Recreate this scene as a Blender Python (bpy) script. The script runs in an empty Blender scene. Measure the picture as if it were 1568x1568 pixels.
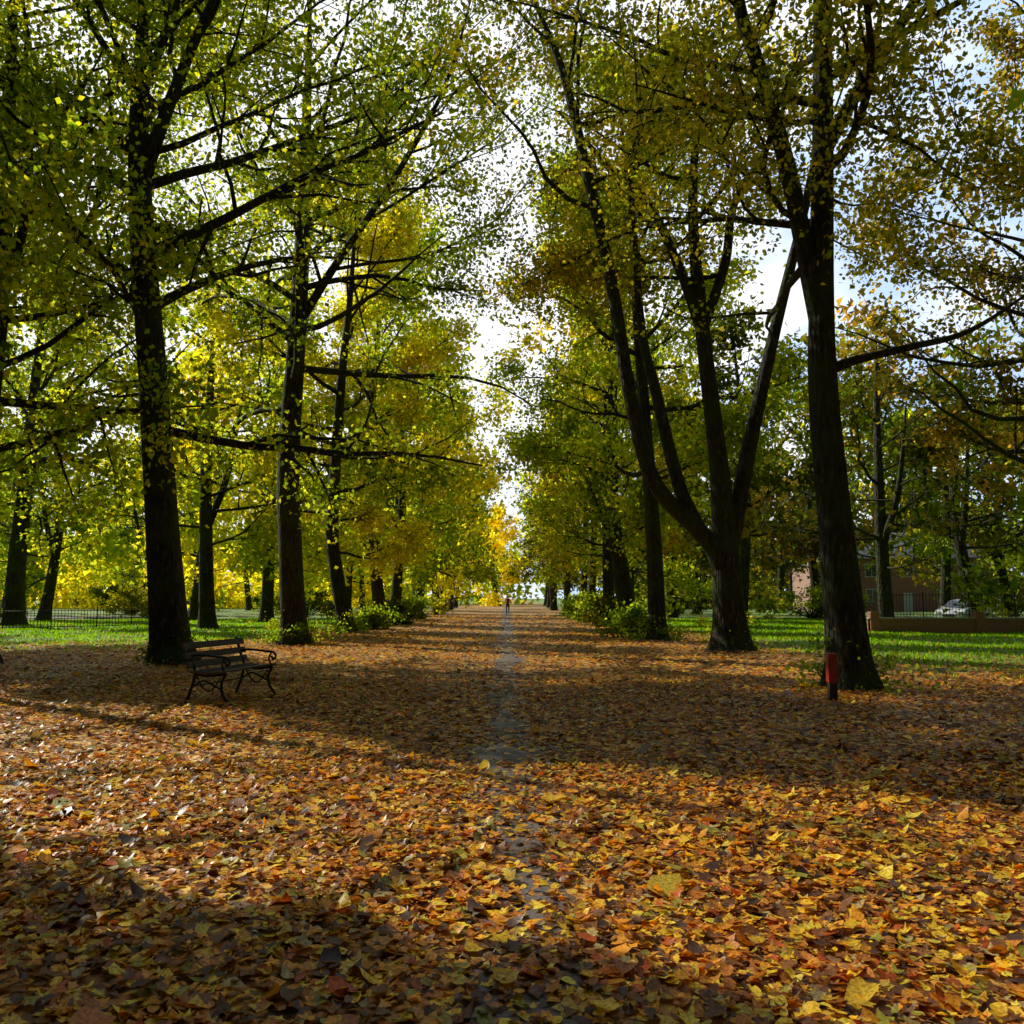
import bpy, bmesh, math, numpy as np
from mathutils import Vector
rng = np.random.default_rng(11)
D = bpy.data
scene = bpy.context.scene
scene.view_settings.view_transform = 'Standard'
scene.view_settings.look = 'None'
scene.view_settings.exposure = 0

# ------------------------------------------------------------------ helpers
def link(o, parent=None):
    scene.collection.objects.link(o)
    if parent: o.parent = parent
    return o
def empty(name):
    o = D.objects.new(name, None); o.empty_display_size = .3
    return link(o)
def mesh_obj(name, V, F, mat, parent=None, col=None, smooth=False):
    me = D.meshes.new(name)
    V = np.asarray(V, dtype=np.float32); F = np.asarray(F, dtype=np.int32)
    k = F.shape[1]
    me.vertices.add(len(V)); me.vertices.foreach_set('co', V.ravel())
    me.loops.add(F.size); me.loops.foreach_set('vertex_index', F.ravel())
    me.polygons.add(len(F)); me.polygons.foreach_set('loop_start', np.arange(0, F.size, k, dtype=np.int32))
    if smooth: me.polygons.foreach_set('use_smooth', np.ones(len(F), dtype=bool))
    me.update(calc_edges=True)
    if col is not None:
        a = me.color_attributes.new(name='Col', type='FLOAT_COLOR', domain='POINT')
        c = np.ones((len(V), 4), dtype=np.float32); c[:, :3] = col
        a.data.foreach_set('color', c.ravel())
    me.materials.append(mat)
    return link(D.objects.new(name, me), parent)

def new_mat(name):
    m = D.materials.new(name); m.use_nodes = True
    nt = m.node_tree; nt.nodes.clear()
    out = nt.nodes.new('ShaderNodeOutputMaterial')
    return m, nt, out
def N(nt, t, **kw):
    n = nt.nodes.new('ShaderNode' + t)
    for k, v in kw.items():
        if k in n.inputs: n.inputs[k].default_value = v
        else: setattr(n, k, v)
    return n
def ramp(nt, fac, stops):
    r = nt.nodes.new('ShaderNodeValToRGB')
    e = r.color_ramp.elements
    while len(e) < len(stops): e.new(.5)
    for el, (p, c) in zip(e, stops):
        el.position = p; el.color = (*c, 1)
    nt.links.new(fac, r.inputs[0]); return r
def simple_mat(name, color, rough=.6, var=.25, scale=8, metal=0., bump=.0):
    m, nt, out = new_mat(name)
    b = N(nt, 'BsdfPrincipled', Roughness=rough, Metallic=metal)
    tc = N(nt, 'TexCoord'); n = N(nt, 'TexNoise', Scale=scale, Detail=6.)
    nt.links.new(tc.outputs['Object'], n.inputs['Vector'])
    c = np.array(color)
    r = ramp(nt, n.outputs['Fac'], [(.3, tuple(c*(1-var))), (.7, tuple(np.minimum(c*(1+var), 1)))])
    nt.links.new(r.outputs[0], b.inputs['Base Color'])
    if bump:
        bp = N(nt, 'Bump', Strength=bump, Distance=.01)
        nt.links.new(n.outputs['Fac'], bp.inputs['Height']); nt.links.new(bp.outputs[0], b.inputs['Normal'])
    nt.links.new(b.outputs[0], out.inputs[0]); return m

# ------------------------------------------------------------------ materials
def foliage_mat(name, gain, trans):
    m, nt, out = new_mat(name)
    at = N(nt, 'Attribute', attribute_name='Col')
    d = N(nt, 'BsdfDiffuse'); t = N(nt, 'BsdfTranslucent')
    mul = N(nt, 'MixRGB', blend_type='MULTIPLY', Fac=1.); mul.inputs[2].default_value = (gain*1.04, gain*1.02, gain*.45, 1)
    nt.links.new(at.outputs['Color'], mul.inputs[1])
    nt.links.new(at.outputs['Color'], d.inputs[0]); nt.links.new(mul.outputs[0], t.inputs[0])
    m1 = N(nt, 'MixShader', Fac=trans)
    nt.links.new(d.outputs[0], m1.inputs[1]); nt.links.new(t.outputs[0], m1.inputs[2])
    nt.links.new(m1.outputs[0], out.inputs[0]); return m
M_leaf = foliage_mat('tree_leaves', 3.2, .58)
M_grassblade = foliage_mat('grass_blades', 2.4, .5)

def litter_mat():
    m, nt, out = new_mat('fallen_leaves')
    at = N(nt, 'Attribute', attribute_name='Col')
    b = N(nt, 'BsdfPrincipled', Roughness=.4); b.inputs['Specular IOR Level'].default_value = .35
    tc = N(nt, 'TexCoord'); n = N(nt, 'TexNoise', Scale=70., Detail=2.)
    nt.links.new(tc.outputs['Object'], n.inputs['Vector'])
    r = ramp(nt, n.outputs['Fac'], [(.35, (.6, .5, .48)), (.6, (1.1, 1.1, 1.1))])
    mul = N(nt, 'MixRGB', blend_type='MULTIPLY', Fac=1.)
    nt.links.new(at.outputs['Color'], mul.inputs[1]); nt.links.new(r.outputs[0], mul.inputs[2])
    nt.links.new(mul.outputs[0], b.inputs['Base Color'])
    bp = N(nt, 'Bump', Strength=.4, Distance=.004)
    nt.links.new(n.outputs['Fac'], bp.inputs['Height']); nt.links.new(bp.outputs[0], b.inputs['Normal'])
    t = N(nt, 'BsdfTranslucent')
    g = N(nt, 'MixRGB', blend_type='MULTIPLY', Fac=1.); g.inputs[2].default_value = (1.7, 1.35, .8, 1)
    nt.links.new(mul.outputs[0], g.inputs[1]); nt.links.new(g.outputs[0], t.inputs[0])
    mx = N(nt, 'MixShader', Fac=.28)
    nt.links.new(b.outputs[0], mx.inputs[1]); nt.links.new(t.outputs[0], mx.inputs[2])
    nt.links.new(mx.outputs[0], out.inputs[0]); return m
M_litter = litter_mat()

def bark_mat():
    m, nt, out = new_mat('bark')
    b = N(nt, 'BsdfPrincipled', Roughness=.9); b.inputs['Specular IOR Level'].default_value = .2
    tc = N(nt, 'TexCoord'); mp = N(nt, 'Mapping'); mp.inputs['Scale'].default_value = (9, 9, 2.2)
    nt.links.new(tc.outputs['Object'], mp.inputs[0])
    n = N(nt, 'TexNoise', Scale=1.6, Detail=6., Roughness=.72); nt.links.new(mp.outputs[0], n.inputs['Vector'])
    v = N(nt, 'TexVoronoi', Scale=1.6); nt.links.new(mp.outputs[0], v.inputs['Vector'])
    r = ramp(nt, n.outputs['Fac'], [(.3, (.01, .008, .006)), (.52, (.045, .038, .03)), (.75, (.19, .16, .125))])
    n2 = N(nt, 'TexNoise', Scale=1.1, Detail=4.); nt.links.new(tc.outputs['Object'], n2.inputs['Vector'])
    r2 = ramp(nt, n2.outputs['Fac'], [(.42, (0, 0, 0)), (.62, (.65, .65, .65))])
    mx = N(nt, 'MixRGB'); mx.inputs[2].default_value = (.06, .09, .028, 1)
    nt.links.new(r2.outputs[0], mx.inputs[0]); nt.links.new(r.outputs[0], mx.inputs[1])
    nt.links.new(mx.outputs[0], b.inputs['Base Color'])
    ad = N(nt, 'Math', operation='ADD'); nt.links.new(n.outputs['Fac'], ad.inputs[0]); nt.links.new(v.outputs['Distance'], ad.inputs[1])
    bp = N(nt, 'Bump', Strength=1., Distance=.08)
    nt.links.new(ad.outputs[0], bp.inputs['Height']); nt.links.new(bp.outputs[0], b.inputs['Normal'])
    nt.links.new(b.outputs[0], out.inputs[0]); return m
M_bark = bark_mat()

def ground_mat():
    m, nt, out = new_mat('leaf_covered_ground')
    L = nt.links.new
    b = N(nt, 'BsdfPrincipled', Roughness=.75)
    g = N(nt, 'NewGeometry'); sep = N(nt, 'SeparateXYZ'); L(g.outputs['Position'], sep.inputs[0])
    v = N(nt, 'TexVoronoi', Scale=13.); L(g.outputs['Position'], v.inputs['Vector'])
    sc = N(nt, 'SeparateColor'); L(v.outputs['Color'], sc.inputs[0])
    litter = ramp(nt, sc.outputs[0], [(.0, (.05, .022, .010)), (.3, (.16, .07, .018)), (.55, (.33, .13, .02)), (.8, (.50, .25, .03)), (.97, (.68, .46, .04))])
    nz = N(nt, 'TexNoise', Scale=60., Detail=3.); L(g.outputs['Position'], nz.inputs['Vector'])
    grs = ramp(nt, nz.outputs['Fac'], [(.3, (.04, .09, .006)), (.6, (.13, .26, .012)), (.8, (.24, .36, .02))])
    def step(src, a, c):
        mr = N(nt, 'MapRange'); mr.inputs['From Min'].default_value = a; mr.inputs['From Max'].default_value = c
        L(src, mr.inputs['Value']); return mr.outputs[0]
    def mul(a, c):
        x = N(nt, 'Math', operation='MULTIPLY'); L(a, x.inputs[0]); L(c, x.inputs[1]); return x.outputs[0]
    right = mul(step(sep.outputs[0], 7.5, 10.), step(sep.outputs[1], 15., 26.))
    left = mul(step(sep.outputs[0], -8.5, -11.), step(sep.outputs[1], 26., 34.))
    mxm = N(nt, 'Math', operation='MAXIMUM'); L(right, mxm.inputs[0]); L(left, mxm.inputs[1])
    n3 = N(nt, 'TexNoise', Scale=.5, Detail=8., Roughness=.7); L(g.outputs['Position'], n3.inputs['Vector'])
    patch = step(n3.outputs['Fac'], .32, .46)
    mask = mul(mxm.outputs[0], patch)
    mx = N(nt, 'MixRGB'); L(mask, mx.inputs[0]); L(litter.outputs[0], mx.inputs[1]); L(grs.outputs[0], mx.inputs[2])
    L(mx.outputs[0], b.inputs['Base Color'])
    bp = N(nt, 'Bump', Strength=.8, Distance=.03); L(sc.outputs[1], bp.inputs['Height']); L(bp.outputs[0], b.inputs['Normal'])
    L(b.outputs[0], out.inputs[0]); return m
M_ground = ground_mat()

def path_mat():
    m, nt, out = new_mat('damp_asphalt')
    L = nt.links.new
    b = N(nt, 'BsdfPrincipled', Roughness=.6); g = N(nt, 'NewGeometry')
    n = N(nt, 'TexNoise', Scale=45., Detail=6.); L(g.outputs['Position'], n.inputs['Vector'])
    n2 = N(nt, 'TexNoise', Scale=2., Detail=5.); L(g.outputs['Position'], n2.inputs['Vector'])
    r = ramp(nt, n.outputs['Fac'], [(.35, (.05, .038, .034)), (.7, (.15, .12, .105))])
    rr = ramp(nt, n2.outputs['Fac'], [(.4, (.42, .42, .42)), (.6, (.8, .8, .8))])
    L(r.outputs[0], b.inputs['Base Color']); L(rr.outputs[0], b.inputs['Roughness'])
    bp = N(nt, 'Bump', Strength=.7, Distance=.008); L(n.outputs['Fac'], bp.inputs['Height']); L(bp.outputs[0], b.inputs['Normal'])
    L(b.outputs[0], out.inputs[0]); return m
M_path = path_mat()
M_iron = simple_mat('black_iron', (.02, .02, .022), .45, .3, 20, .6, .2)
M_wood = simple_mat('old_bench_wood', (.075, .055, .042), .6, .5, 25, 0, .4)
M_red = simple_mat('red_paint', (.42, .03, .02), .45, .2, 10)
M_grey = simple_mat('light_tarmac', (.22, .21, .2), .8, .2, 4)

# ------------------------------------------------------------------ sunlight geometry
EL = math.radians(38.0)
SX, SY = .8, -.6                     # horizontal travel direction of the light
ct = 1/math.tan(EL)
SLABS = [(3.1, 7.3), (17.9, 22.0), (25.2, 28.), (31.2, 35.5), (39.5, 43.), (46, 52), (56, 62), (67, 75), (82, 93), (100, 120), (135, 150)]  # bands where leaves and twigs are cut away to let the sun through
def in_gap(p, jit=0., r=None):
    gx = p[:, 0] + SX*ct*p[:, 2]; gy = p[:, 1] + SY*ct*p[:, 2]
    a = .8*gx - .6*gy
    s = .6*gx + .8*gy + .35*np.sin(a*.75) + .2*np.sin(a*2.1+1)
    if jit: s = s + r.normal(0, jit, len(p))
    hit = np.zeros(len(p), bool)
    for lo, hi in SLABS: hit |= (s > lo) & (s < hi)
    # small holes also cut for sun dapples elsewhere
    dap = np.sin(gx*1.9+1.3*np.sin(gy*1.1))*np.sin(gy*2.3+1.7*np.sin(gx*.7+2))
    return hit | (dap > .87)
def sunny_gap(p, r):
    """leaves to cut from the canopy so the sun reaches chosen bands of ground"""
    return in_gap(p, .1, r) & (r.random(len(p)) < .996)

# ------------------------------------------------------------------ tree building
class Tubes:
    def __init__(s): s.v = []; s.f = []; s.n = 0
    def add(s, pts, rad, ns=6, flute=0.):
        pts = np.asarray(pts, float); rad = np.asarray(rad, float); m = len(pts)
        t = np.gradient(pts, axis=0); t /= np.linalg.norm(t, axis=1)[:, None]+1e-9
        ref = np.array([1., 0, 0]) if abs(t[:, 2]).mean() > .6 else np.array([0, 0, 1.])
        a = np.cross(t, ref); a /= np.linalg.norm(a, axis=1)[:, None]+1e-9
        b = np.cross(t, a)
        an = np.linspace(0, 2*np.pi, ns, endpoint=False)
        R = rad[:, None]*np.ones(ns)[None]
        if flute: R = R*(1+flute*np.sin(an*5+1)[None]*np.linspace(1, .2, m)[:, None]+flute*.6*np.sin(an*3+pts[:, 2:3]*.7))
        ring = pts[:, None]+R[:, :, None]*(np.cos(an)[None, :, None]*a[:, None]+np.sin(an)[None, :, None]*b[:, None])
        s.v.append(ring.reshape(-1, 3))
        i = np.arange(m-1)[:, None]*ns+np.arange(ns)[None]; j = np.arange(m-1)[:, None]*ns+(np.arange(ns)[None]+1) % ns
        s.f.append(np.stack([i, j, j+ns, i+ns], -1).reshape(-1, 4)+s.n); s.n += m*ns
    def arrays(s): return np.concatenate(s.v), np.concatenate(s.f)

def catmull(P, k=6):
    P = np.asarray(P, float)
    Q = np.vstack([2*P[0]-P[1], P, 2*P[-1]-P[-2]]); out = []
    for i in range(len(P)-1):
        p0, p1, p2, p3 = Q[i:i+4]
        for t in np.linspace(0, 1, k, endpoint=False):
            out.append(.5*((2*p1)+(-p0+p2)*t+(2*p0-5*p1+4*p2-p3)*t*t+(-p0+3*p1-3*p2+p3)*t**3))
    out.append(P[-1]); return np.array(out)

def limb(start, d, L, nseg, wob, trop, r):
    p = np.array(start, float); d = np.array(d, float); pts = [p.copy()]
    for i in range(nseg):
        p = p+d*L/nseg; pts.append(p.copy())
        d = d+r.normal(0, wob, 3); d[2] += trop*(1-1.8*i/nseg); d /= np.linalg.norm(d)
    return np.array(pts)

def grow(stems, z0, H, R, nl, r, tb, subk=1.2, twigs=4, droop=.12, prune=True):
    anchors = []
    ln = 0
    for si, (P, rad, share) in enumerate(stems):
        ok = np.where(P[:, 2] > z0)[0]
        if len(ok) < 2: continue
        n = max(3, int(nl*share))
        for i in range(n):
            f = (i+r.random())/n; f = f**.85
            x = ok[0]+f*(ok[-1]-ok[0]); k = int(x); u = x-k
            k2 = min(k+1, len(P)-1); st = P[k]*(1-u)+P[k2]*u; rs = rad[k]*(1-u)+rad[k2]*u
            h = np.clip((st[2]-z0)/(H-z0), 0, 1)
            prof = (.74+.9*h-1.3*h*h)
            L = max(1.2, R*prof*(.7+.55*r.random())); az = ln*2.399+r.normal(0, .35); ln += 1
            el = math.radians(2+48*h+r.normal(0, 12))
            d = np.array([math.cos(az)*math.cos(el), math.sin(az)*math.cos(el), math.sin(el)])
            pts = limb(st, d, L, 7, .17, droop, r)
            r0 = min(.5*rs, .018+.014*L)
            rr = np.linspace(1, .18, 8)*r0
            if prune and L < 6 and in_gap(pts[3:6]).mean() > .6: continue
            tb.add(pts, rr, 6)
            ns = int(4+L*subk)
            for j in range(ns):
                t = .22+.78*(j+r.random())/ns; q = t*7; a = min(int(q), 6); w = q-a
                s2 = pts[a]*(1-w)+pts[a+1]*w; tg = pts[a+1]-pts[a]; tg /= np.linalg.norm(tg)
                dv = tg*.7+r.normal(0, .6, 3); dv[2] += .1; dv /= np.linalg.norm(dv)
                Ls = (.45+L*.30*(1.25-t*.7))*(.6+.7*r.random())
                sp = limb(s2, dv, Ls, 4, .2, -.02, r); rs2 = max(.012, rr[a]*.55)
                if prune and in_gap(sp[2:3])[0]: continue
                tb.add(sp, np.linspace(1, .3, 5)*rs2, 4)
                anchors.append(sp[2:])
                for _ in range(twigs):
                    b0 = sp[r.integers(1, 5)]; dt = r.normal(0, 1, 3); dt[2] -= .25; dt /= np.linalg.norm(dt)
                    e = b0+dt*(.3+.7*r.random()); tb.add([b0, (b0+e)/2+r.normal(0, .05, 3), e], [.009, .007, .004], 3)
                    anchors.append(e[None]); anchors.append(((b0+e)/2)[None])
    return np.concatenate(anchors)

PAL = {
 'green': [(.03, .06, .006), (.075, .12, .01), (.15, .19, .015), (.32, .29, .02)],
 'limey': [(.05, .09, .008), (.13, .19, .012), (.28, .29, .02), (.46, .38, .02)],
 'yellow': [(.10, .13, .01), (.27, .27, .02), (.44, .39, .02), (.58, .44, .02)],
 'gold': [(.045, .065, .01), (.12, .14, .015), (.27, .23, .02), (.44, .30, .02)],
 'rust': [(.03, .04, .01), (.07, .075, .012), (.17, .12, .018), (.32, .16, .02)],
 'dark': [(.02, .03, .006), (.045, .06, .008), (.08, .09, .01), (.16, .12, .015)],
}
def palette(t, pal, r):
    P = np.array(PAL[pal]); t = np.clip(t, 0, .999)*(len(P)-1); i = t.astype(int); w = (t-i)[:, None]
    c = P[i]*(1-w)+P[i+1]*w
    return c*(.75+.5*r.random(len(c)))[:, None]

def leaves(anch, n, size, pal, r, sig=.3, cull=True, droop=.35, bias=0., tri=False):
    m = len(anch); w = r.gamma(1.1, 1, m); w /= w.sum()
    idx = r.choice(m, n, p=w)
    sg = sig*np.where(r.random(n) < .18, 2.1, 1.)[:, None]
    pos = anch[idx]+r.normal(0, 1, (n, 3))*np.array([1, 1, .75])*sg
    at = r.beta(1.4, 1.7, m)
    t = at[idx]*.75+r.random(n)*.4+bias-.02
    keep = (pos[:, 2] > .05) & (np.linalg.norm(pos-np.array([0, 0, 1.6]), axis=1) > (8.5 if size < .2 else 15 if size > .5 else 10))
    if cull: keep &= ~sunny_gap(pos, r)
    pos = pos[keep]; t = t[keep]; n = len(pos)
    ax = r.normal(0, 1, (n, 3)); ax[:, 2] -= droop; ax /= np.linalg.norm(ax, axis=1)[:, None]
    nr = r.normal(0, .6, (n, 3)); nr[:, 2] += .5
    sd = np.cross(ax, nr); sd /= np.linalg.norm(sd, axis=1)[:, None]+1e-9; nr = np.cross(sd, ax)
    sz = (size*(.6+.7*r.random(n)))[:, None]
    if tri:
        V = np.stack([pos+sz*(.1*ax-.42*sd), pos+sz*(.3*ax+.45*sd), pos+sz*1.05*ax], 1).reshape(-1, 3); k = 3
    else:
        V = np.stack([pos, pos+sz*(.42*ax+.40*sd+.10*nr), pos+sz*ax, pos+sz*(.42*ax-.40*sd+.10*nr)], 1).reshape(-1, 3); k = 4
    C = np.repeat(palette(t, pal, r), k, axis=0)
    return V, np.arange(k*n).reshape(-1, k), C

def finish_tree(name, tb, LV, LF, LC, base):
    e = empty(name); e.location = base
    V, F = tb.arrays() if isinstance(tb, Tubes) else tb
    b = np.array(base)
    mesh_obj('trunk_and_limbs', V-b, F, M_bark, e, smooth=True)
    if len(LV): mesh_obj('foliage', LV-b, LF, M_leaf, e, col=LC)
    return e

def flare(P, rad):
    z = P[:, 2]-P[0, 2]; return rad*(1+.5*np.exp(-z/.3))
def stem(P, rads, share, k=6, base=False, rs=1.):
    Q = catmull(P, k); rads = np.array(rads)*rs; rr = np.interp(np.linspace(0, len(P)-1, len(Q)), np.arange(len(P)), rads)
    if base:
        add = [Q[0]+(Q[1]-Q[0])*f for f in (.12, .3, .6)]
        Q = np.vstack([Q[:1], add, Q[1:]]); rr = np.concatenate([[rads[0]]*4, rr[1:]])
        rr = flare(Q, rr); Q[0, 2] -= .15
    return Q, rr, share

def hero(name, stems, z0, H, R, nl, nleaf, size, pal, seed, twigs=4, sprout=0, droop=.12, sig=.3, bias=0., rs=.85):
    r = np.random.default_rng(seed); tb = Tubes()
    stems = [(P, rr*rs, sh) for P, rr, sh in stems]
    for i, (P, rr, sh) in enumerate(stems): tb.add(P, rr, 16 if i == 0 else 10, .05 if i == 0 else .02)
    an = grow(stems, z0, H, R, nl, r, tb, twigs=twigs, droop=droop)
    V, F, C = leaves(an, nleaf, size, pal, r, sig, bias=bias)
    base = stems[0][0][0].copy(); base[2] = 0
    if sprout:
        q = base+np.stack([r.normal(0, .5, 40), r.normal(0, .45, 40), np.abs(r.normal(.25, .3, 40))], 1)
        for p in q[:25]: tb.add([base+[0, 0, .02], (base+p)/2+[0, 0, .1], p], [.012, .009, .004], 3)
        V2, F2, C2 = leaves(q, sprout, .09, 'green', r, .14, cull=False)
        F = np.vstack([F, F2+len(V)]); V = np.vstack([V, V2]); C = np.vstack([C, C2])
    return finish_tree(name, tb, V, F, C, base)

# ---- left row, nearest
hero('lime_tree', [stem([(-8.2, 22, 0), (-8.55, 22, 3.45), (-8.9, 22, 6.8), (-9.27, 22, 10.2), (-9.5, 22, 13), (-9.7, 22.3, 16), (-9.6, 22.4, 20), (-9.5, 22.5, 22)], [.56, .46, .41, .37, .31, .2, .1, .04], .55, base=True),
    stem([(-9.4, 22, 12.2), (-8.9, 21.8, 13.6), (-7.9, 21.5, 16), (-6.6, 21.4, 19), (-5.8, 21.3, 21)], [.24, .2, .14, .08, .03], .45)],
    5.0, 22, 8.8, 44, 58000, .145, 'limey', 1, sprout=300, bias=.0)
hero('lime_tree', [stem([(-7.45, 31.5, 0), (-7.65, 31.5, 3.3), (-7.8, 31.5, 6.6), (-7.54, 31.5, 12.6), (-7.44, 31.5, 18.9), (-7.4, 31.5, 25)], [.53, .48, .45, .36, .22, .05], .7, base=True),
    stem([(-7.6, 31.5, 11.4), (-6.2, 31.2, 13.6), (-4, 30.8, 16.8), (-2.2, 30.4, 20), (-1.2, 30.2, 23.5)], [.2, .17, .13, .08, .03], .3)],
    7.0, 26, 9.4, 50, 50000, .16, 'green', 2, sprout=2200, bias=.1)
hero('lime_tree', [stem([(-7.1, 40, 0), (-7.6, 40, 2.6), (-7.85, 40, 5), (-7.6, 40, 11), (-7.2, 40, 16), (-7, 40, 21)], [.42, .36, .33, .25, .14, .04], 1, base=True)],
    3.5, 21, 6.8, 34, 40000, .18, 'yellow', 3, sprout=1500)
# ---- right row, nearest
hero('lime_tree', [stem([(6.08, 15.8, 0), (5.9, 15.8, 2.93), (5.78, 15.8, 5.2), (5.8, 15.8, 7.1), (5.92, 15.8, 10.3), (6.0, 15.8, 12.9), (6.1, 15.9, 17), (6.1, 16, 21)], [.47, .36, .32, .27, .23, .2, .12, .04], .45, base=True),
    stem([(5.76, 15.8, 6.6), (5.6, 15.8, 7.5), (5.23, 15.8, 9.6), (4.74, 15.8, 11.6), (4.4, 15.8, 12.9), (4.0, 15.7, 16), (3.8, 15.6, 19)], [.24, .22, .19, .16, .14, .09, .03], .25),
    stem([(5.95, 15.8, 9.9), (6.5, 15.8, 10.9), (7.34, 15.7, 12.2), (8.6, 15.5, 14.5), (9.3, 15.4, 17)], [.17, .15, .13, .08, .03], .2),
    stem([(5.82, 15.8, 5.7), (6.4, 15.7, 5.9), (7.3, 15.6, 6.1), (8.3, 15.4, 6.35), (9.6, 15.3, 7.2)], [.13, .1, .08, .06, .02], .1)],
    7.0, 21, 6.4, 44, 46000, .11, 'gold', 4, sprout=900, bias=.0, rs=.82)
hero('hornbeam_tree', [stem([(6.55, 26, 0), (6.5, 26, 1.4), (6.44, 26, 3.0), (6.3, 26, 5.7), (5.9, 26, 9.7), (5.7, 26, 13.8), (6.2, 26, 19.1)], [.66, .55, .46, .33, .26, .17, .05], .25, base=True),
    stem([(6.5, 26, 2.0), (6.1, 25.9, 3.0), (5.6, 25.9, 3.6), (4.36, 25.8, 4.96), (3.72, 25.8, 7.3), (3.17, 25.8, 10.9), (2.42, 25.8, 14.6), (1.74, 25.8, 17.6), (.83, 25.8, 20.1)], [.36, .34, .30, .27, .24, .22, .19, .15, .08], .3),
    stem([(5.7, 25.9, 3.5), (5.1, 26, 4.96), (4.5, 26.1, 7.7), (4.1, 26.2, 9.7), (3.9, 26.2, 13), (3.5, 26.3, 17)], [.26, .24, .2, .16, .1, .03], .12),
    stem([(5.9, 26, 9.5), (5.25, 26, 11.5), (4.3, 26, 13.6), (2.92, 26, 15), (1.6, 26, 16.5)], [.2, .17, .14, .1, .04], .15),
    stem([(5.9, 26, 9.6), (6.64, 26, 11.7), (6.98, 26, 13.6), (8.3, 26, 15.9), (9, 26, 18.5)], [.2, .17, .14, .1, .04], .13),
    stem([(6.5, 26, 2.6), (6.9, 26.1, 4.4), (7.4, 26.1, 6.7), (8.16, 26.2, 9.7), (8.7, 26.2, 11.7), (9.5, 26.3, 14.7), (10, 26.3, 18)], [.33, .3, .26, .21, .18, .12, .04], .15)],
    11.0, 25, 6.6, 46, 33000, .15, 'gold', 5, sprout=900, bias=.08, rs=.84)
hero('lime_tree', [stem([(5.6, 33, 0), (5.5, 33, 4), (5.2, 33, 9), (4.9, 33, 15), (4.9, 33, 21)], [.4, .34, .27, .18, .04], 1, base=True)],
    5.0, 22, 6.2, 32, 32000, .18, 'limey', 6, sprout=2200, bias=.0)
hero('lime_tree', [stem([(6.05, 44, 0), (5.7, 44, 3), (5.3, 44, 6.5), (5.4, 44, 13), (5.5, 44, 21)], [.55, .48, .4, .25, .04], 1, base=True)],
    3.5, 22, 6.6, 32, 32000, .2, 'limey', 7, sprout=2500, bias=-.03)
hero('beech_tree', [stem([(19.8, 31, 0), (19.6, 31, 4), (19.4, 31, 9), (19.2, 31, 20)], [.5, .42, .3, .05], 1, base=True)],
    4.5, 20, 7.8, 32, 26000, .19, 'rust', 9, bias=.02, twigs=2)
# ---- far left tree with crooked low limbs
hero('oak_tree', [stem([(-26.9, 49, 0), (-26.9, 49, 4), (-26.6, 49, 9), (-26.4, 49, 14), (-26, 49, 20)], [.62, .55, .45, .3, .05], .8, base=True),
    stem([(-26.8, 49, 10.5), (-25, 48.5, 12.5), (-23, 48, 14.0), (-21, 48, 15)], [.3, .22, .15, .04], .1),
    stem([(-26.6, 49, 8.8), (-24.5, 48.5, 9.3), (-22, 48, 8.4), (-20.5, 48, 6.9), (-19.9, 48, 5.2)], [.24, .2, .14, .1, .03], .1)],
    5., 20, 8.5, 32, 24000, .21, 'limey', 8)
# ---- off to the left of the view: neighbours whose crowns shade the ground
for k, (x, y, H, R, z0, pal) in enumerate([(-13.0, 22.0, 21, 8, 4.0, 'limey'), (-21, 29, 21, 7, 3, 'limey'), (-29, 36, 21, 7, 3, 'limey'),
        (-17, 13.2, 20, 6.5, 3.5, 'green'), (-10.5, 4.6, 20, 6, 3.5, 'green'), (-36, 29.5, 20, 7, 2.5, 'green'), (-14.8, 19.0, 19, 5, 5, 'limey'), (-11.8, 8.6, 19, 6.5, 3.2, 'green')]):
    r = np.random.default_rng(100+k); thin = k == 6  # thin tree added out of view for its long trunk shadow
    hero('lime_tree', [stem([(x, y, 0), (x+r.normal(0, .2), y, 4), (x+r.normal(0, .3), y, 10), (x, y, H)], [.5, .42, .3, .04], 1, base=True)],
         z0, H, R, 8 if thin else 28, 5000 if thin else 36000 if k == 0 else 20000, .16 if k == 0 else .28, pal, 200+k, twigs=3 if k == 0 else 1, rs=.6 if thin else .85)

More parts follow.
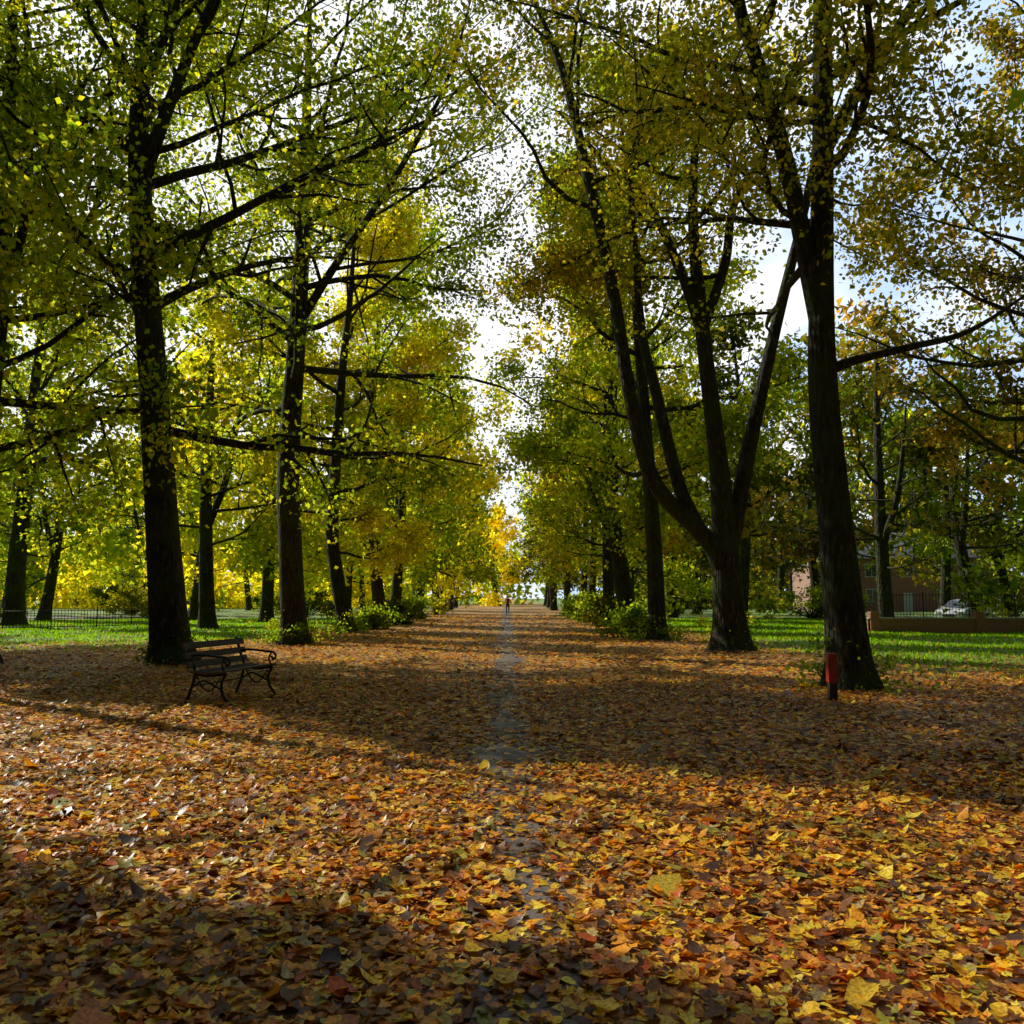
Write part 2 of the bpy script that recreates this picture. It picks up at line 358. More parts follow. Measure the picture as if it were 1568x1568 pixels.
# ---- template trees for the rest of the avenue and the parkland behind
TPL = []
for k in range(6):
    r = np.random.default_rng(300+k); tb = Tubes()
    lean = r.normal(0, .5, 2)
    s0 = stem([(0, 0, 0), (lean[0]*.5, lean[1]*.5, 3.5), (lean[0], lean[1], 9), (lean[0]*.6, lean[1]*.6, 15), (lean[0]*.2, 0, 21)], [.38, .32, .25, .15, .03], .7, k=3, base=True)
    s1 = stem([(lean[0]*.7, lean[1]*.7, 5.5), (lean[0]+1.2, lean[1]+.4, 9), (lean[0]+2, lean[1]+.6, 15)], [.2, .15, .03], .3, k=3)
    tb.add(s0[0], s0[1], 10); tb.add(s1[0], s1[1], 7)
    an = grow([s0, s1], 3.2, 21, 6.4, 26, r, tb, subk=.8, twigs=0, prune=False)
    TPL.append((*tb.arrays(), an))
def far_tree(x, y, H, R, pal, seed, n, size, low=0., sig=.5, bias=0., name='lime_tree'):
    r = np.random.default_rng(seed); V, F, an = TPL[seed % 6]
    a = r.random()*6.28; c, s = math.cos(a), math.sin(a)
    M = np.array([[c, -s, 0], [s, c, 0], [0, 0, 1]])*np.array([[R/6.2], [R/6.2], [H/21]])
    b = np.array([x, y, 0.])
    V2 = V@M.T+b; A = an@M.T+b
    if low:
        A = A.copy(); A[:, 2] = low+(A[:, 2]-3.2*H/21)*(H-low)/(H-3.2*H/21)
    if x < 0 and y < 85:
        fc = V2[F].mean(1); drop = in_gap(fc) & (np.hypot(fc[:, 0]-x, fc[:, 1]-y) > 2.4); F = F[~drop]
    LV, LF, LC = leaves(A, n, size, pal, r, sig, bias=bias, tri=True)
    return finish_tree(name, (V2, F), LV, LF, LC, b)
sd = 0
lp = ['limey', 'limey', 'yellow', 'green', 'limey', 'green', 'limey', 'green', 'green', 'gold']
for i, y in enumerate([49, 58, 67, 76, 86, 97, 110, 124, 140]):
    sd += 1; far_tree(-7.0+rng.normal(0, .5), y+rng.normal(0, .8), 21.5-.02*y+rng.normal(0, 1.3), 6.2, lp[i], 400+sd, 20000 if y < 80 else 11000, .23+.0018*y, low=2.3)
rp = ['gold', 'limey', 'limey', 'green', 'gold', 'limey', 'dark', 'green', 'limey']
for i, y in enumerate([53, 62, 71, 80, 90, 102, 116, 130, 146]):
    sd += 1; far_tree(6.6+rng.normal(0, .5), y+rng.normal(0, .8), 22-.02*y+rng.normal(0, 1.3), 6.2, rp[i], 500+sd, 20000 if y < 80 else 11000, .23+.0018*y, low=2.3, bias=.05)
# golden tree closing the avenue
far_tree(-1.5, 168, 17, 8.5, 'yellow', 901, 14000, .5, low=1.2, name='golden_maple_tree', bias=.15)
far_tree(8, 178, 19, 8, 'limey', 902, 9000, .6, low=1.2)
far_tree(-11, 182, 18, 8, 'limey', 903, 9000, .6, low=1.2)
# the avenue goes on behind, more trees beside; unseen, added to block skylight
for i, (x, y) in enumerate([(-7.5, -9), (8.5, -3), (-8, -20), (8, -19), (-17, -6), (16, 5), (17, -8), (-7, -32), (7, -31), (26, 14), (-26, 17), (-25, 4), (-34, 9), (-18, -18), (20, 18), (30, 25)]):
    sd += 1; far_tree(x, y, 20, 7, 'green', 950+sd, 11000, .6, low=3.6)
# parkland left
LT = [(-15, 56), (-22, 63), (-31, 60), (-38, 68), (-17, 72), (-27, 78), (-45, 80), (-36, 90), (-16, 90), (-25, 100), (-52, 96), (-44, 56), (-60, 75), (-18, 112), (-33, 115), (-50, 120), (-15, 45), (-68, 100), (-42, 104), (-25, 130)]
for i, (x, y) in enumerate(LT):
    sd += 1; far_tree(x, y, 15+5*rng.random(), 6.8, ['limey', 'yellow', 'green', 'limey'][i % 4], 600+sd, 10000, .32+.0018*y, low=[2.2, 1.2, 2.4, 1.5, 1.][i % 5], name=['lime_tree', 'maple_tree', 'beech_tree'][i % 3], bias=.1)
RT = [(20.5, 48), (15, 57), (28, 53), (38, 56), (13, 70), (24, 68), (46, 66), (33, 78), (18, 84), (55, 86), (14, 100), (28, 98), (46, 82), (62, 66), (17, 122), (36, 112), (54, 116), (34, 45), (70, 95), (26, 118), (43, 124), (46, 50), (22, 60), (33, 67), (41, 72), (27, 88)]
for i, (x, y) in enumerate(RT):
    sd += 1; far_tree(x, y, 15+5*rng.random(), 7.0, ['rust', 'dark', 'green', 'gold', 'dark'][i % 5], 700+sd, 10000, .32+.0018*y, low=[3.6, 2.6, 2.0][i % 3], name=['beech_tree', 'oak_tree', 'maple_tree'][i % 3])
# distant belts of trees
r = np.random.default_rng(77)
th = r.random(1500)*math.pi*1.2-math.pi*.1
rad = 185+r.random(1500)*40
cl = np.stack([rad*np.cos(th), rad*np.sin(th), r.random(1500)**.8*17+.3], 1)
def belt(x0, x1, y0, y1, h, n, r): return np.stack([x0+(x1-x0)*r.random(n), y0+(y1-y0)*r.random(n), .2+h*r.random(n)**1.3], 1)
parts = [leaves(cl, 50000, 1.6, 'green', r, 2.0, cull=False, bias=.12, tri=True),
  leaves(belt(-110, -14, 122, 150, 9, 700, r), 30000, .9, 'yellow', r, 1.2, cull=False, bias=.0, tri=True),
  leaves(belt(13, 120, 124, 150, 11, 700, r), 30000, .9, 'dark', r, 1.2, cull=False, bias=.1, tri=True),
  leaves(np.vstack([belt(-75, -44, -45, 52, 24, 600, r), belt(-60, 60, -75, -45, 26, 500, r), belt(42, 70, -45, 32, 26, 400, r)]), 60000, 1.4, 'green', r, 1.4, cull=True, bias=.0, tri=True)]  # unseen belts at left, rear and right, added to block low skylight
off = 0; A1 = []; A2 = []; A3 = []
for v, f, c in parts: A1.append(v); A2.append(f+off); A3.append(c); off += len(v)
mesh_obj('distant_trees', np.vstack(A1), np.vstack(A2), M_leaf, col=np.vstack(A3))
# undergrowth along the avenue and boundary
def shrub(x, y, w, h, pal, seed, n=3500, size=.1):
    r = np.random.default_rng(seed); tb = Tubes(); b = np.array([x, y, 0.])
    k = 60; q = b+np.stack([r.normal(0, w*.45, k), r.normal(0, w*.45, k), h*r.random(k)**.7], 1)
    for p in q: tb.add([b, (b+p)/2+[0, 0, h*.12], p], [.02, .014, .005], 4)
    V, F, C = leaves(q, n, size, pal, r, .2, cull=False)
    e = empty('shrub'); e.location = b
    mesh_obj('stems', tb.arrays()[0]-b, tb.arrays()[1], M_bark, e); mesh_obj('leaves', V-b, F, M_leaf, e, col=C)
for i, (x, y, w, h) in enumerate([(5.4, 36, .9, 1.0), (5.6, 50, 1., 1.4), (5.6, 57, 1.2, 1.6), (-6.6, 53, 1., 1.2), (-6.8, 63, 1.3, 1.5), (-15, 66, 3, 2), (22, 64, 4, 2.2), (40, 63, 4, 3), (5.8, 67, 1.3, 1.6), (-36, 85, 5, 2.5), (-6.9, 46, .8, .8), (-26, 68, 4, 1.8), (43, 56, 4, 3), (15, 78, 4, 2.5), (-20, 84, 4, 2.2)]):
    shrub(x, y, w, h, ['green', 'dark'][i % 2], 800+i, 4000, .1+.0014*y)

# ------------------------------------------------------------------ ground
gx = np.concatenate([np.linspace(-900, -40, 12)[:-1], np.linspace(-40, 40, 161), np.linspace(40, 900, 12)[1:]])
gy = np.concatenate([np.linspace(-300, -10, 6)[:-1], np.linspace(-10, 90, 201), np.linspace(90, 1200, 14)[1:]])
def gz(x, y):
    w = np.clip((np.abs(x)-1.2)/3, 0, 1)
    return w*(.035*np.sin(x*.8+y*.35)+.03*np.sin(y*.9-x*.3+1)+.02*np.sin(x*2.1+1.3*y))
XX, YY = np.meshgrid(gx, gy)
V = np.stack([XX.ravel(), YY.ravel(), gz(XX, YY).ravel()], 1)
nx = len(gx); I = (np.arange(len(gy)-1)[:, None]*nx+np.arange(nx-1)[None]).ravel()
mesh_obj('ground', V, np.stack([I, I+1, I+1+nx, I+nx], 1), M_ground, smooth=True)

def pc(y): return .02+.06*np.sin(y*.31)+.03*np.sin(y*1.1+1)
def hw(y): return .19+.06*np.sin(y*.9)+.05*np.sin(y*2.7+2)+.06*np.clip((y-20)/40, 0, 1)
ys = np.linspace(-1, 150, 900)
Vp = np.concatenate([np.stack([pc(ys)-hw(ys)-.1, ys, 0*ys+.005], 1), np.stack([pc(ys)+hw(ys)+.1, ys, 0*ys+.005], 1)])
i = np.arange(len(ys)-1); k = len(ys)
mesh_obj('footpath', Vp, np.stack([i, i+k, i+k+1, i+1], 1), M_path)
mesh_obj('cross_path', [(-120, 134, .006), (120, 134, .006), (120, 139, .006), (-120, 139, .006)], [(0, 1, 2, 3)], M_grey)
mesh_obj('park_road', [(-60, 60, .06), (-23, 71, .06), (-24, 76, .06), (-62, 66, .06)], [(0, 1, 2, 3)], M_grey)

# fallen leaves ----------------------------------------------------
def grassmask(x, y):
    a = np.clip((x-7.5)/2.5, 0, 1)*np.clip((y-15)/11, 0, 1); b = np.clip((-x-8.5)/2.5, 0, 1)*np.clip((y-26)/8, 0, 1)
    return np.maximum(a, b)
GP = np.array([(.90, .60, .025), (.88, .40, .02), (.58, .21, .02), (.24, .095, .022), (.09, .042, .018), (.38, .36, .03), (.52, .43, .16), (.92, .74, .06), (.58, .12, .015)])
GW = np.array([.16, .19, .18, .17, .13, .06, .04, .07, .04]); GW = GW/GW.sum()
ang = np.linspace(0, 2*np.pi, 10, endpoint=False)
shA = np.array([1.15, .86, .74, .72, .80, .55, .80, .72, .74, .86])
shB = np.array([1.25, .62, 1.05, .55, .85, .45, .85, .55, 1.05, .62])
def scatter(y0, y1, dens, size, slope, simple, r, z=.03, tilt=.15):
    y = np.sqrt(r.random(int(dens*(slope*(y1*y1-y0*y0)+6*(y1-y0))))*(y1*y1-y0*y0)+y0*y0)
    x = (r.random(len(y))*2-1)*(slope*y+1.5)
    d = np.abs(x-pc(y))/hw(y)
    clump = .5+.5*np.sin(x*1.7+2*np.sin(y*.9))*np.sin(y*1.3+1.5*np.sin(x*1.1))
    pr = np.where(d < 1, np.where(y < 8, .4+.4*clump, .22+.25*clump), np.clip(.5+.25*d, 0, 1))*(.6+.4*clump)
    pr *= 1-.85*grassmask(x, y)
    k = r.random(len(y)) < pr; x = x[k]; y = y[k]; n = len(x)
    S = size*np.exp(r.normal(0, .34, n)); yaw = r.random(n)*2*np.pi
    tx, ty = r.normal(0, tilt, n), r.normal(0, tilt, n)
    if simple: a = np.linspace(0, 2*np.pi, 5, endpoint=False); sh = np.array([1.2, .8, .75, .75, .8])[None]*np.ones((n, 1))
    else: a = ang; sh = np.where((r.random(n) < .65)[:, None], shA[None], shB[None])
    sh = sh*(1+r.normal(0, .08, sh.shape)); asp = .72+.3*r.random(n)
    lx = sh*np.cos(a)[None]; ly = sh*np.sin(a)[None]*asp[:, None]
    cu = r.normal(.14, .17, n)[:, None]; cv = r.normal(.0, .18, n)[:, None]
    lz = cu*ly*ly+cv*lx*lx
    lx = np.hstack([np.zeros((n, 1)), lx])*S[:, None]*.5; ly = np.hstack([np.zeros((n, 1)), ly])*S[:, None]*.5; lz = np.hstack([np.zeros((n, 1)), lz])*S[:, None]*.8
    lz = lz+lx*tx[:, None]+ly*ty[:, None]
    c, s = np.cos(yaw)[:, None], np.sin(yaw)[:, None]
    X = x[:, None]+lx*c-ly*s; Y = y[:, None]+lx*s+ly*c; Z = lz+(gz(x, y)+.012+z*r.random(n)**1.6)[:, None]
    Z = np.maximum(Z, gz(X, Y)+.006)
    m = lx.shape[1]; V = np.stack([X, Y, Z], -1).reshape(-1, 3)
    q = np.arange(m-1); tri = np.stack([np.zeros(m-1, int), 1+q, 1+(q+1) % (m-1)], 1)
    F = (tri[None]+(np.arange(n)*m)[:, None, None]).reshape(-1, 3)
    C = GP[r.choice(len(GP), n, p=GW)]*(.65+.45*r.random(n))[:, None]
    return V, F, np.repeat(C, m, axis=0)
r = np.random.default_rng(5)
parts = [scatter(1.5, 9, 700, .068, .75, False, r, tilt=.2), scatter(9, 18, 320, .076, .68, False, r), scatter(18, 40, 90, .10, .64, True, r, tilt=.12), scatter(40, 80, 16, .16, .6, True, r, tilt=.1)]
off = 0; VV = []; FF = []; CC = []
for v, f, c in parts: VV.append(v); FF.append(f+off); CC.append(c); off += len(v)
mesh_obj('fallen_leaves', np.vstack(VV), np.vstack(FF), M_litter, col=np.vstack(CC))
# grass blades ------------------------------------------------------
n = 180000
gx_ = np.where(r.random(n) < .65, 7.5+r.random(n)**1.1*32, -8.5-r.random(n)*23); gy_ = 15+r.random(n)**1.1*50
k = r.random(n) < grassmask(gx_, gy_)*(.7+.3*np.sin(gx_*1.3+np.sin(gy_))*np.sin(gy_*.9)); gx_ = gx_[k]; gy_ = gy_[k]; n = len(gx_)
hh = .05+.07*r.random(n); yw = r.random(n)*6.28; w = .012+.0006*gy_
b0 = np.stack([gx_, gy_, gz(gx_, gy_)], 1); dd = np.stack([np.cos(yw), np.sin(yw), 0*yw], 1)*w[:, None]
tip = b0+np.stack([r.normal(0, .03, n), r.normal(0, .03, n), hh], 1)
V = np.stack([b0-dd, b0+dd, tip], 1).reshape(-1, 3)
C = np.repeat(palette(r.random(n)*.6+.2, 'green', r)*np.array([1.25, 1.8, .8]), 3, axis=0)
mesh_obj('grass', V, np.arange(3*n).reshape(-1, 3), M_grassblade, col=C)

# ------------------------------------------------------------------ bench
def box(name, sx, sy, sz, loc, rot, mat, parent, bev=.006):
    bm = bmesh.new(); bmesh.ops.create_cube(bm, size=1)
    for v in bm.verts: v.co = (v.co.x*sx, v.co.y*sy, v.co.z*sz)
    if bev: bmesh.ops.bevel(bm, geom=bm.edges[:], offset=bev, segments=2, affect='EDGES')
    me = D.meshes.new(name); bm.to_mesh(me); bm.free(); me.materials.append(mat)
    o = D.objects.new(name, me); o.location = loc; o.rotation_euler = rot; return link(o, parent)
def tube(name, paths, mat, parent, ns=8):
    tb = Tubes()
    for P, rr in paths:
        Q = catmull(P, 6); tb.add(Q, np.full(len(Q), rr), ns)
    V, F = tb.arrays(); return mesh_obj(name, V, F, mat, parent, smooth=True)
def bench(x, y, rot):
    e = empty('park_bench')           # faces +X, length along Y
    for i in range(5): box(f'seat_slat_{i+1}', .075, 1.75, .03, (-.18+.1*i, 0, .44+.012*abs(i-2)), (0, 0, 0), M_wood, e)
    for i, (xx, z) in enumerate([(-.27, .56), (-.305, .69), (-.345, .83)]):
        box(f'back_slat_{i+1}', .03, 1.75, .095, (xx, 0, z), (0, -.26, 0), M_wood, e)
    for s, yy in enumerate((-.72, .72)):
        paths = [([(-.38, yy, .90), (-.30, yy, .64), (-.23, yy, .46), (-.27, yy, .25), (-.36, yy, .0)], .022),
                 ([(-.22, yy, .425), (0, yy, .40), (.26, yy, .43)], .02),
                 ([(.26, yy, .43), (.20, yy, .30), (.22, yy, .14), (.33, yy, .0)], .022),
                 ([(-.26, yy, .24), (-.1, yy, .33), (.05, yy, .28), (.21, yy, .2)], .014),
                 ([(-.2, yy, .4), (-.12, yy, .26), (0, yy, .18), (.1, yy, .26), (.18, yy, .38)], .012),
                 ([(-.33, yy, .68), (-.15, yy, .70), (.1, yy, .68), (.27, yy, .66), (.32, yy, .60), (.28, yy, .55), (.24, yy, .60)], .019),
                 ([(.24, yy, .66), (.2, yy, .56), (.25, yy, .44)], .015)]
        tube(f'iron_end_{s+1}', paths, M_iron, e)
    tube('stretcher', [([(-.25, -.72, .25), (-.25, 0, .25), (-.25, .72, .25)], .012)], M_iron, e)
    e.location = (x, y, float(gz(np.array(x), np.array(y)))); e.rotation_euler = (0, 0, rot)
bench(-4.15, 13.75, math.radians(-12))

# ------------------------------------------------------------------ red marker post
e = empty('marker_post')
box('post', .12, .12, .72, (0, 0, .33), (0, 0, 0), simple_mat('dark_post', (.04, .02, .015), .7), e, .01)
box('red_panel', .145, .145, .42, (0, 0, .50), (0, 0, 0), M_red, e, .012)
box('cap', .16, .16, .03, (0, 0, .727), (0, 0, 0), M_red, e, .01)
e.location = (5.02, 13.8, 0)

# ------------------------------------------------------------------ railings, wall
def railing(name, P, h, step, mat, rr=.012, z0=0.):
    P = np.array(P, float); tb = Tubes(); seg = np.linalg.norm(np.diff(P, axis=0), axis=1); L = seg.sum(); cum = np.r_[0, np.cumsum(seg)]
    ts = np.arange(0, L, step); xs = np.interp(ts, cum, P[:, 0]); ys = np.interp(ts, cum, P[:, 1])
    for i, (a, b) in enumerate(zip(xs, ys)):
        big = i % 14 == 0; tb.add([(a, b, z0), (a, b, z0+h+(.12 if big else .05))], [rr*(2.4 if big else 1)]*2, 5)
    for zz in (.12, h-.03):
        tb.add([(a, b, z0+zz) for a, b in zip(xs, ys)], [rr*1.4]*len(xs), 4)
    V, F = tb.arrays(); e = empty(name); mesh_obj('rails', V, F, mat, e)
railing('metal_fence', [(-31, 46), (-28, 44), (-24, 44.5), (-20.5, 48), (-20, 55), (-23, 62)], .95, .16, M_iron, .014)
def brick_mat():
    m, nt, out = new_mat('red_brick'); L = nt.links.new
    b = N(nt, 'BsdfPrincipled', Roughness=.85); tc = N(nt, 'TexCoord'); mp = N(nt, 'Mapping'); mp.inputs['Rotation'].default_value = (math.pi/2, 0, 0)
    L(tc.outputs['Object'], mp.inputs[0])
    bt = N(nt, 'TexBrick', Scale=4.); bt.inputs['Color1'].default_value = (.45, .15, .085, 1); bt.inputs['Color2'].default_value = (.34, .11, .065, 1); bt.inputs['Mortar'].default_value = (.35, .3, .26, 1)
    L(mp.outputs[0], bt.inputs['Vector']); L(bt.outputs['Color'], b.inputs['Base Color']); L(b.outputs[0], out.inputs[0]); return m
M_brick = brick_mat()
e = empty('brick_wall')
box('wall', 34, .24, .62, (33.5, 40.5, .31), (0, 0, 0), M_brick, e, 0)
box('coping', 34.1, .32, .07, (33.5, 40.5, .656), (0, 0, 0), simple_mat('stone', (.4, .37, .33), .8), e, .01)
for i in range(8): box(f'pier_{i+1}', .4, .4, .95, (16.7+i*4.8, 40.5, .475), (0, 0, 0), M_brick, e, .01)
railing('iron_railings', [(16.9, 40.5), (50, 40.5)], 1.05, .15, M_iron, .011, .69)

# ------------------------------------------------------------------ car
M_glass = simple_mat('car_glass', (.03, .04, .045), .08, .1, 2); M_tyre = simple_mat('tyre', (.02, .02, .02), .8)
M_lamp = simple_mat('lamp_glass', (.8, .8, .75), .15, .05)
def car(x, y, rot, color):
    e = empty('parked_car'); paint = simple_mat('car_paint', color, .25, .03, 2, .2)
    prof = [(-2.1, .35), (-2.15, .62), (-2.05, .88), (-1.75, .97), (-1.45, 1.38), (-.3, 1.47), (.35, 1.38), (1.05, .98), (1.85, .84), (2.12, .62), (2.12, .35),
            (1.72, .30), (1.6, .55), (1.32, .66), (1.04, .55), (.92, .28), (-.92, .28), (-1.04, .55), (-1.32, .66), (-1.6, .55), (-1.72, .30)]
    bm = bmesh.new(); rows = []
    for yy, sc in ((-.86, 0), (-.80, 1), (.80, 1), (.86, 0)):
        row = []
        for px, pz in prof:
            inset = .16*max(0, pz-.9)/.5
            Y = yy*(1-inset) ; f = 1 if sc else .985
            row.append(bm.verts.new((px*f, Y, pz if sc or pz < .9 else pz-.03)))
        rows.append(row)
    for a, b in zip(rows, rows[1:]):
        for i in range(len(prof)): bm.faces.new((a[i], a[(i+1) % len(prof)], b[(i+1) % len(prof)], b[i]))
    bm.faces.new(rows[0][::-1]); bm.faces.new(rows[-1])
    bmesh.ops.recalc_face_normals(bm, faces=bm.faces[:])
    me = D.meshes.new('body'); bm.to_mesh(me); bm.free(); me.materials.append(paint); link(D.objects.new('body', me), e)
    for s in (-1, 1):
        mesh_obj('side_windows', [(-1.35, s*.845, .98), (.85, s*.845, .98), (.25, s*.745, 1.36), (-1.15, s*.745, 1.36)], [(0, 1, 2, 3)], M_glass, e)
        box('mirror', .1, .16, .1, (.8, s*.93, 1.0), (0, 0, 0), paint, e, .02)
        box('headlamp', .1, .32, .13, (2.08, s*.62, .70), (0, 0, 0), M_lamp, e, .03)
    mesh_obj('windscreen', [(1.08, -.74, 1.0), (1.08, .74, 1.0), (.42, .66, 1.39), (.42, -.66, 1.39)], [(0, 1, 2, 3)], M_glass, e)
    mesh_obj('rear_window', [(-1.78, -.70, 1.02), (-1.78, .70, 1.02), (-1.49, .64, 1.36), (-1.49, -.64, 1.36)], [(0, 1, 2, 3)], M_glass, e)
    box('grille', .06, .7, .14, (2.12, 0, .52), (0, 0, 0), M_tyre, e, .02)
    for wx in (-1.32, 1.32):
        for s in (-1, 1):
            bm = bmesh.new(); bmesh.ops.create_cone(bm, cap_ends=True, segments=28, radius1=.31, radius2=.31, depth=.2)
            bmesh.ops.bevel(bm, geom=[q for q in bm.edges if len(q.link_faces) == 2 and any(len(fc.verts) > 4 for fc in q.link_faces)], offset=.03, segments=2, affect='EDGES')
            me = D.meshes.new('wheel'); bm.to_mesh(me); bm.free(); me.materials.append(M_tyre)
            o = link(D.objects.new('wheel', me), e); o.location = (wx, s*.76, .31); o.rotation_euler = (math.pi/2, 0, 0)
            bm = bmesh.new(); bmesh.ops.create_cone(bm, cap_ends=True, segments=20, radius1=.19, radius2=.17, depth=.03)
            me = D.meshes.new('hub'); bm.to_mesh(me); bm.free(); me.materials.append(M_lamp)
            o = link(D.objects.new('hub', me), e); o.location = (wx, s*.872, .31); o.rotation_euler = (math.pi/2, 0, 0)
    e.location = (x, y, .02); e.rotation_euler = (0, 0, rot)
car(27.8, 54, math.radians(-140), (.6, .65, .7))

# ------------------------------------------------------------------ brick house
e = empty('brick_house')
hx, hy = 45., 104.
box('walls', 20, 9, 6, (0, 0, 3), (0, 0, 0), M_brick, e, 0)
M_roof = simple_mat('slate_roof', (.07, .07, .08), .7, .3, 3); M_win = simple_mat('window_glass', (.05, .06, .07), .1); M_frame = simple_mat('white_frame', (.6, .6, .58), .5, .05)
mesh_obj('roof', [(-10.5, -5, 5.95), (10.5, -5, 5.95), (10.5, 5, 5.95), (-10.5, 5, 5.95), (-10.5, 0, 9.2), (10.5, 0, 9.2)], [(0, 1, 5, 4), (2, 3, 4, 5)], M_roof, e)
mesh_obj('gables', [(-10, -4.5, 6), (-10, 4.5, 6), (-10, 0, 9), (10, -4.5, 6), (10, 4.5, 6), (10, 0, 9)], [(0, 1, 2), (3, 4, 5)], M_brick, e)
for i in range(5):
    for z in (1.8, 4.6):
        if i == 2 and z < 2: box('door', 1., .12, 2.1, (0, -4.53, 1.05), (0, 0, 0), M_frame, e); continue
        box('window_frame', 1.5, .12, 1.5, (-8+4*i, -4.53, z), (0, 0, 0), M_frame, e); box('window', 1.3, .06, 1.3, (-8+4*i, -4.58, z), (0, 0, 0), M_win, e)
        box('glazing_bar', .06, .05, 1.3, (-8+4*i, -4.63, z), (0, 0, 0), M_frame, e, .004)
for xx in (-6, 6): box('chimney', 1.1, .8, 2.2, (xx, 0, 9.6), (0, 0, 0), M_brick, e, .02)
e.location = (hx, hy, 0)

# ------------------------------------------------------------------ jogger
M_skin = simple_mat('skin', (.42, .22, .15), .5, .08); M_top = simple_mat('red_running_top', (.55, .02, .03), .7); M_legs = simple_mat('black_leggings', (.015, .015, .02), .7); M_shoe = simple_mat('running_shoes', (.5, .5, .52), .6); M_hair = simple_mat('dark_hair', (.03, .018, .012), .6)
def jogger(x, y, rot):
    J = [((0, 0, .98), .145), ((0, -.02, 1.12), .125), ((0, -.045, 1.30), .15), ((0, -.06, 1.43), .13), ((0, -.07, 1.51), .055), ((0, -.085, 1.57), .06), ((0, -.10, 1.65), .095), ((0, -.10, 1.73), .085),
         ((-.17, -.06, 1.42), .06), ((-.25, .10, 1.20), .045), ((-.20, -.10, 1.10), .035), ((-.19, -.15, 1.12), .028),
         ((.17, -.06, 1.42), .06), ((.25, -.02, 1.17), .045), ((.18, -.24, 1.24), .035), ((.17, -.29, 1.26), .028),
         ((-.10, -.02, .90), .09), ((-.10, -.22, .55), .062), ((-.10, -.16, .14), .038), ((-.10, -.19, .06), .04), ((-.10, -.33, .045), .03),
         ((.10, .02, .90), .09), ((.10, .08, .50), .062), ((.10, .44, .38), .04), ((.10, .50, .33), .04), ((.10, .49, .20), .03)]
    E = [(0, 1), (1, 2), (2, 3), (3, 4), (4, 5), (5, 6), (6, 7), (3, 8), (8, 9), (9, 10), (10, 11), (3, 12), (12, 13), (13, 14), (14, 15), (0, 16), (16, 17), (17, 18), (18, 19), (19, 20), (0, 21), (21, 22), (22, 23), (23, 24), (24, 25)]
    me = D.meshes.new('body'); me.from_pydata([j[0] for j in J], E, []); o = D.objects.new('body', me)
    e = empty('jogger'); link(o, e)
    sk = o.modifiers.new('Skin', 'SKIN'); sk.use_smooth_shade = True
    for i, j in enumerate(J): me.skin_vertices[0].data[i].radius = (j[1], j[1]*.85)
    me.skin_vertices[0].data[0].use_root = True
    ss = o.modifiers.new('Sub', 'SUBSURF'); ss.levels = 2; ss.render_levels = 2
    dg = bpy.context.evaluated_depsgraph_get(); m2 = D.meshes.new_from_object(o.evaluated_get(dg)); o.modifiers.clear(); o.data = m2
    m2.materials.clear()
    for m in (M_skin, M_top, M_legs, M_shoe, M_hair): m2.materials.append(m)
    for p in m2.polygons:
        c = p.center; i = 1
        if c.z > 1.50: i = 4 if (c.z > 1.71 or (c.y > -.09 and c.z > 1.60)) else 0
        elif c.z < .98: i = 2
        if c.z < .1 or (c.y > .46 and c.z < .45): i = 3
        if abs(c.x) > .13 and c.y < -.13 and .98 < c.z < 1.32: i = 0
        p.material_index = i; p.use_smooth = True
    for hx, hy, hz, s in ((-.19, -.15, 1.12, 1), (.17, -.29, 1.26, -1)):
        tb = Tubes()
        for f in range(4):
            b = np.array([hx+(f-1.5)*.017, hy-.02, hz+.01]); tb.add([b, b+[0, -.045, .012], b+[s*.006, -.06, -.015], b+[0, -.04, -.03]], [.010, .009, .008, .006], 6)
        b = np.array([hx+s*.02, hy, hz+.015]); tb.add([b, b+[s*.02, -.025, .02], b+[s*.008, -.05, .02]], [.011, .010, .007], 6)
        V, F = tb.arrays(); mesh_obj('fingers', V, F, M_skin, e, smooth=True)
    tube('nose', [([(0, -.185, 1.66), (0, -.205, 1.63), (0, -.185, 1.62)], .012)], M_skin, e, 6)
    for s in (-1, 1):
        tube('ear', [([(s*.085, -.10, 1.67), (s*.095, -.095, 1.65), (s*.085, -.10, 1.62)], .012)], M_skin, e, 6)
        tube('eye', [([(s*.032-.01, -.18, 1.672), (s*.032, -.184, 1.672), (s*.032+.01, -.18, 1.672)], .007)], M_hair, e, 6)
    tube('mouth', [([(-.02, -.175, 1.595), (0, -.182, 1.592), (.02, -.175, 1.595)], .006)], M_red, e, 6)
    e.location = (x, y, 0); e.rotation_euler = (0, 0, rot)
jogger(.15, 80, 0)

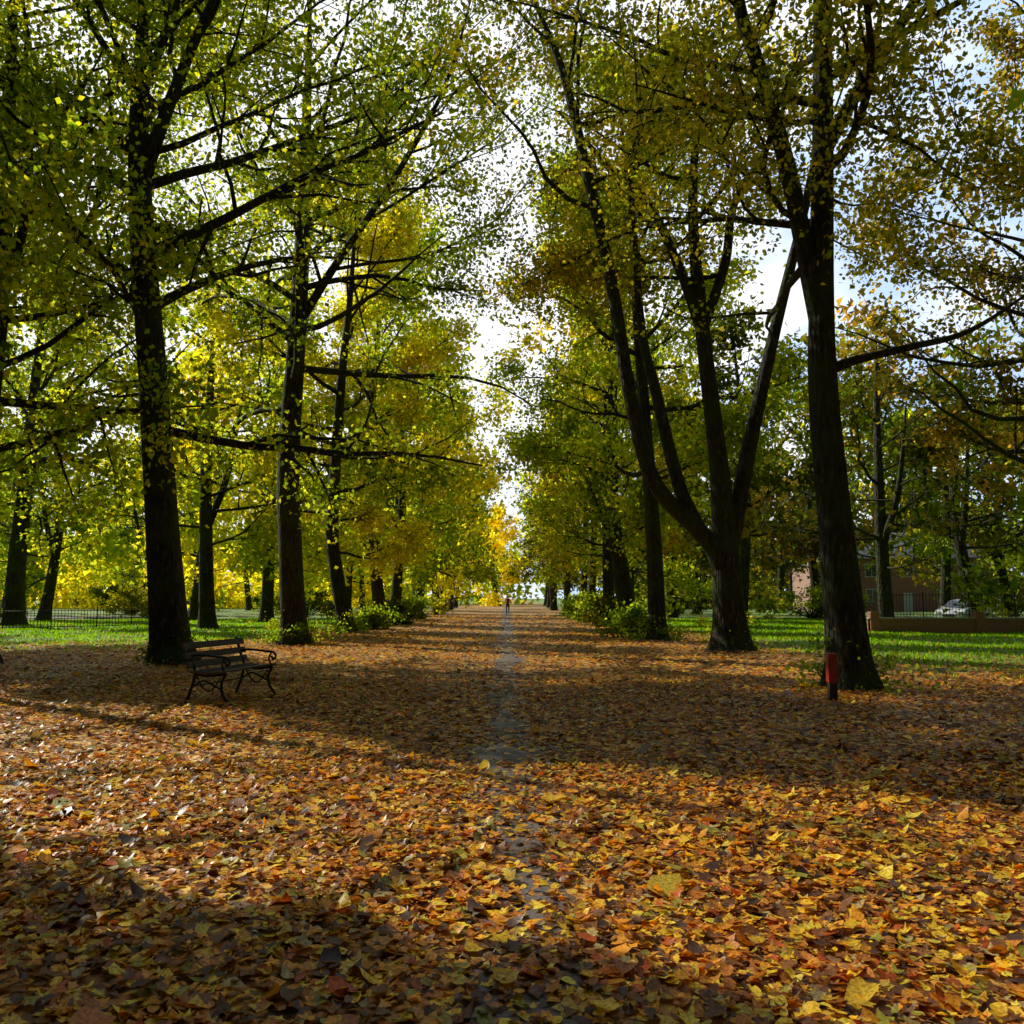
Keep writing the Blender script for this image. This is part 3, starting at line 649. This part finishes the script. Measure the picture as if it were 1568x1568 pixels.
# ------------------------------------------------------------------ sky and sun
w = D.worlds.new('World'); scene.world = w; w.use_nodes = True
nt = w.node_tree; nt.nodes.clear(); L = nt.links.new
out = nt.nodes.new('ShaderNodeOutputWorld'); bg = nt.nodes.new('ShaderNodeBackground'); bg.inputs['Strength'].default_value = .06
sky = nt.nodes.new('ShaderNodeTexSky'); sky.sky_type = 'NISHITA'; sky.sun_disc = False
sky.sun_elevation = EL; sky.sun_rotation = math.radians(-53.13) % (2*math.pi); sky.dust_density = .6; sky.air_density = 1.
tc = nt.nodes.new('ShaderNodeTexCoord'); nz = nt.nodes.new('ShaderNodeTexNoise'); nz.inputs['Scale'].default_value = 4.5; nz.inputs['Detail'].default_value = 4
mp = nt.nodes.new('ShaderNodeMapping'); mp.inputs['Scale'].default_value = (1, 1, 1.8); L(tc.outputs['Generated'], mp.inputs[0]); L(mp.outputs[0], nz.inputs['Vector'])
# thin bright cloud with pale blue showing between, brightest beyond the avenue
cm = ramp(nt, nz.outputs['Fac'], [(.44, (.0, .0, .0)), (.56, (1, 1, 1))])
cc = nt.nodes.new('ShaderNodeMixRGB'); cc.inputs[1].default_value = (10.5, 14., 19.5, 1); cc.inputs[2].default_value = (19.5, 20, 21, 1)
L(cm.outputs[0], cc.inputs[0])
def lobe(v, a, b):
    dt = nt.nodes.new('ShaderNodeVectorMath'); dt.operation = 'DOT_PRODUCT'; L(tc.outputs['Generated'], dt.inputs[0])
    dt.inputs[1].default_value = Vector(v).normalized()
    mr = nt.nodes.new('ShaderNodeMapRange'); mr.interpolation_type = 'SMOOTHSTEP'; L(dt.outputs['Value'], mr.inputs['Value'])
    mr.inputs['From Min'].default_value = a; mr.inputs['From Max'].default_value = b; return mr.outputs[0]
cw = nt.nodes.new('ShaderNodeMixRGB'); cw.inputs[2].default_value = (20, 20.3, 21, 1)
L(lobe((-.30, .87, .40), .84, .97), cw.inputs[0]); L(cc.outputs[0], cw.inputs[1])
mx = nt.nodes.new('ShaderNodeMixRGB')
L(lobe((-.25, .87, .42), .38, .74), mx.inputs[0]); L(sky.outputs[0], mx.inputs[1]); L(cw.outputs[0], mx.inputs[2]); L(mx.outputs[0], bg.inputs[0]); L(bg.outputs[0], out.inputs[0])
sun = D.lights.new('sun', 'SUN'); sun.energy = 5.; sun.angle = math.radians(.5); sun.color = (1, .94, .80)
so = link(D.objects.new('sun', sun)); so.location = (-30, 30, 40)
dv = Vector((SX*math.cos(EL), SY*math.cos(EL), -math.sin(EL))); so.rotation_euler = dv.to_track_quat('-Z', 'Y').to_euler()

cam = D.cameras.new('camera'); cam.sensor_width = 36; cam.lens = 36*.866; cam.clip_end = 3000; cam.clip_start = .05
co = link(D.objects.new('camera', cam)); co.location = (0, 0, 1.6); co.rotation_euler = (math.radians(90+5.5), 0, math.radians(-.38))
scene.camera = co
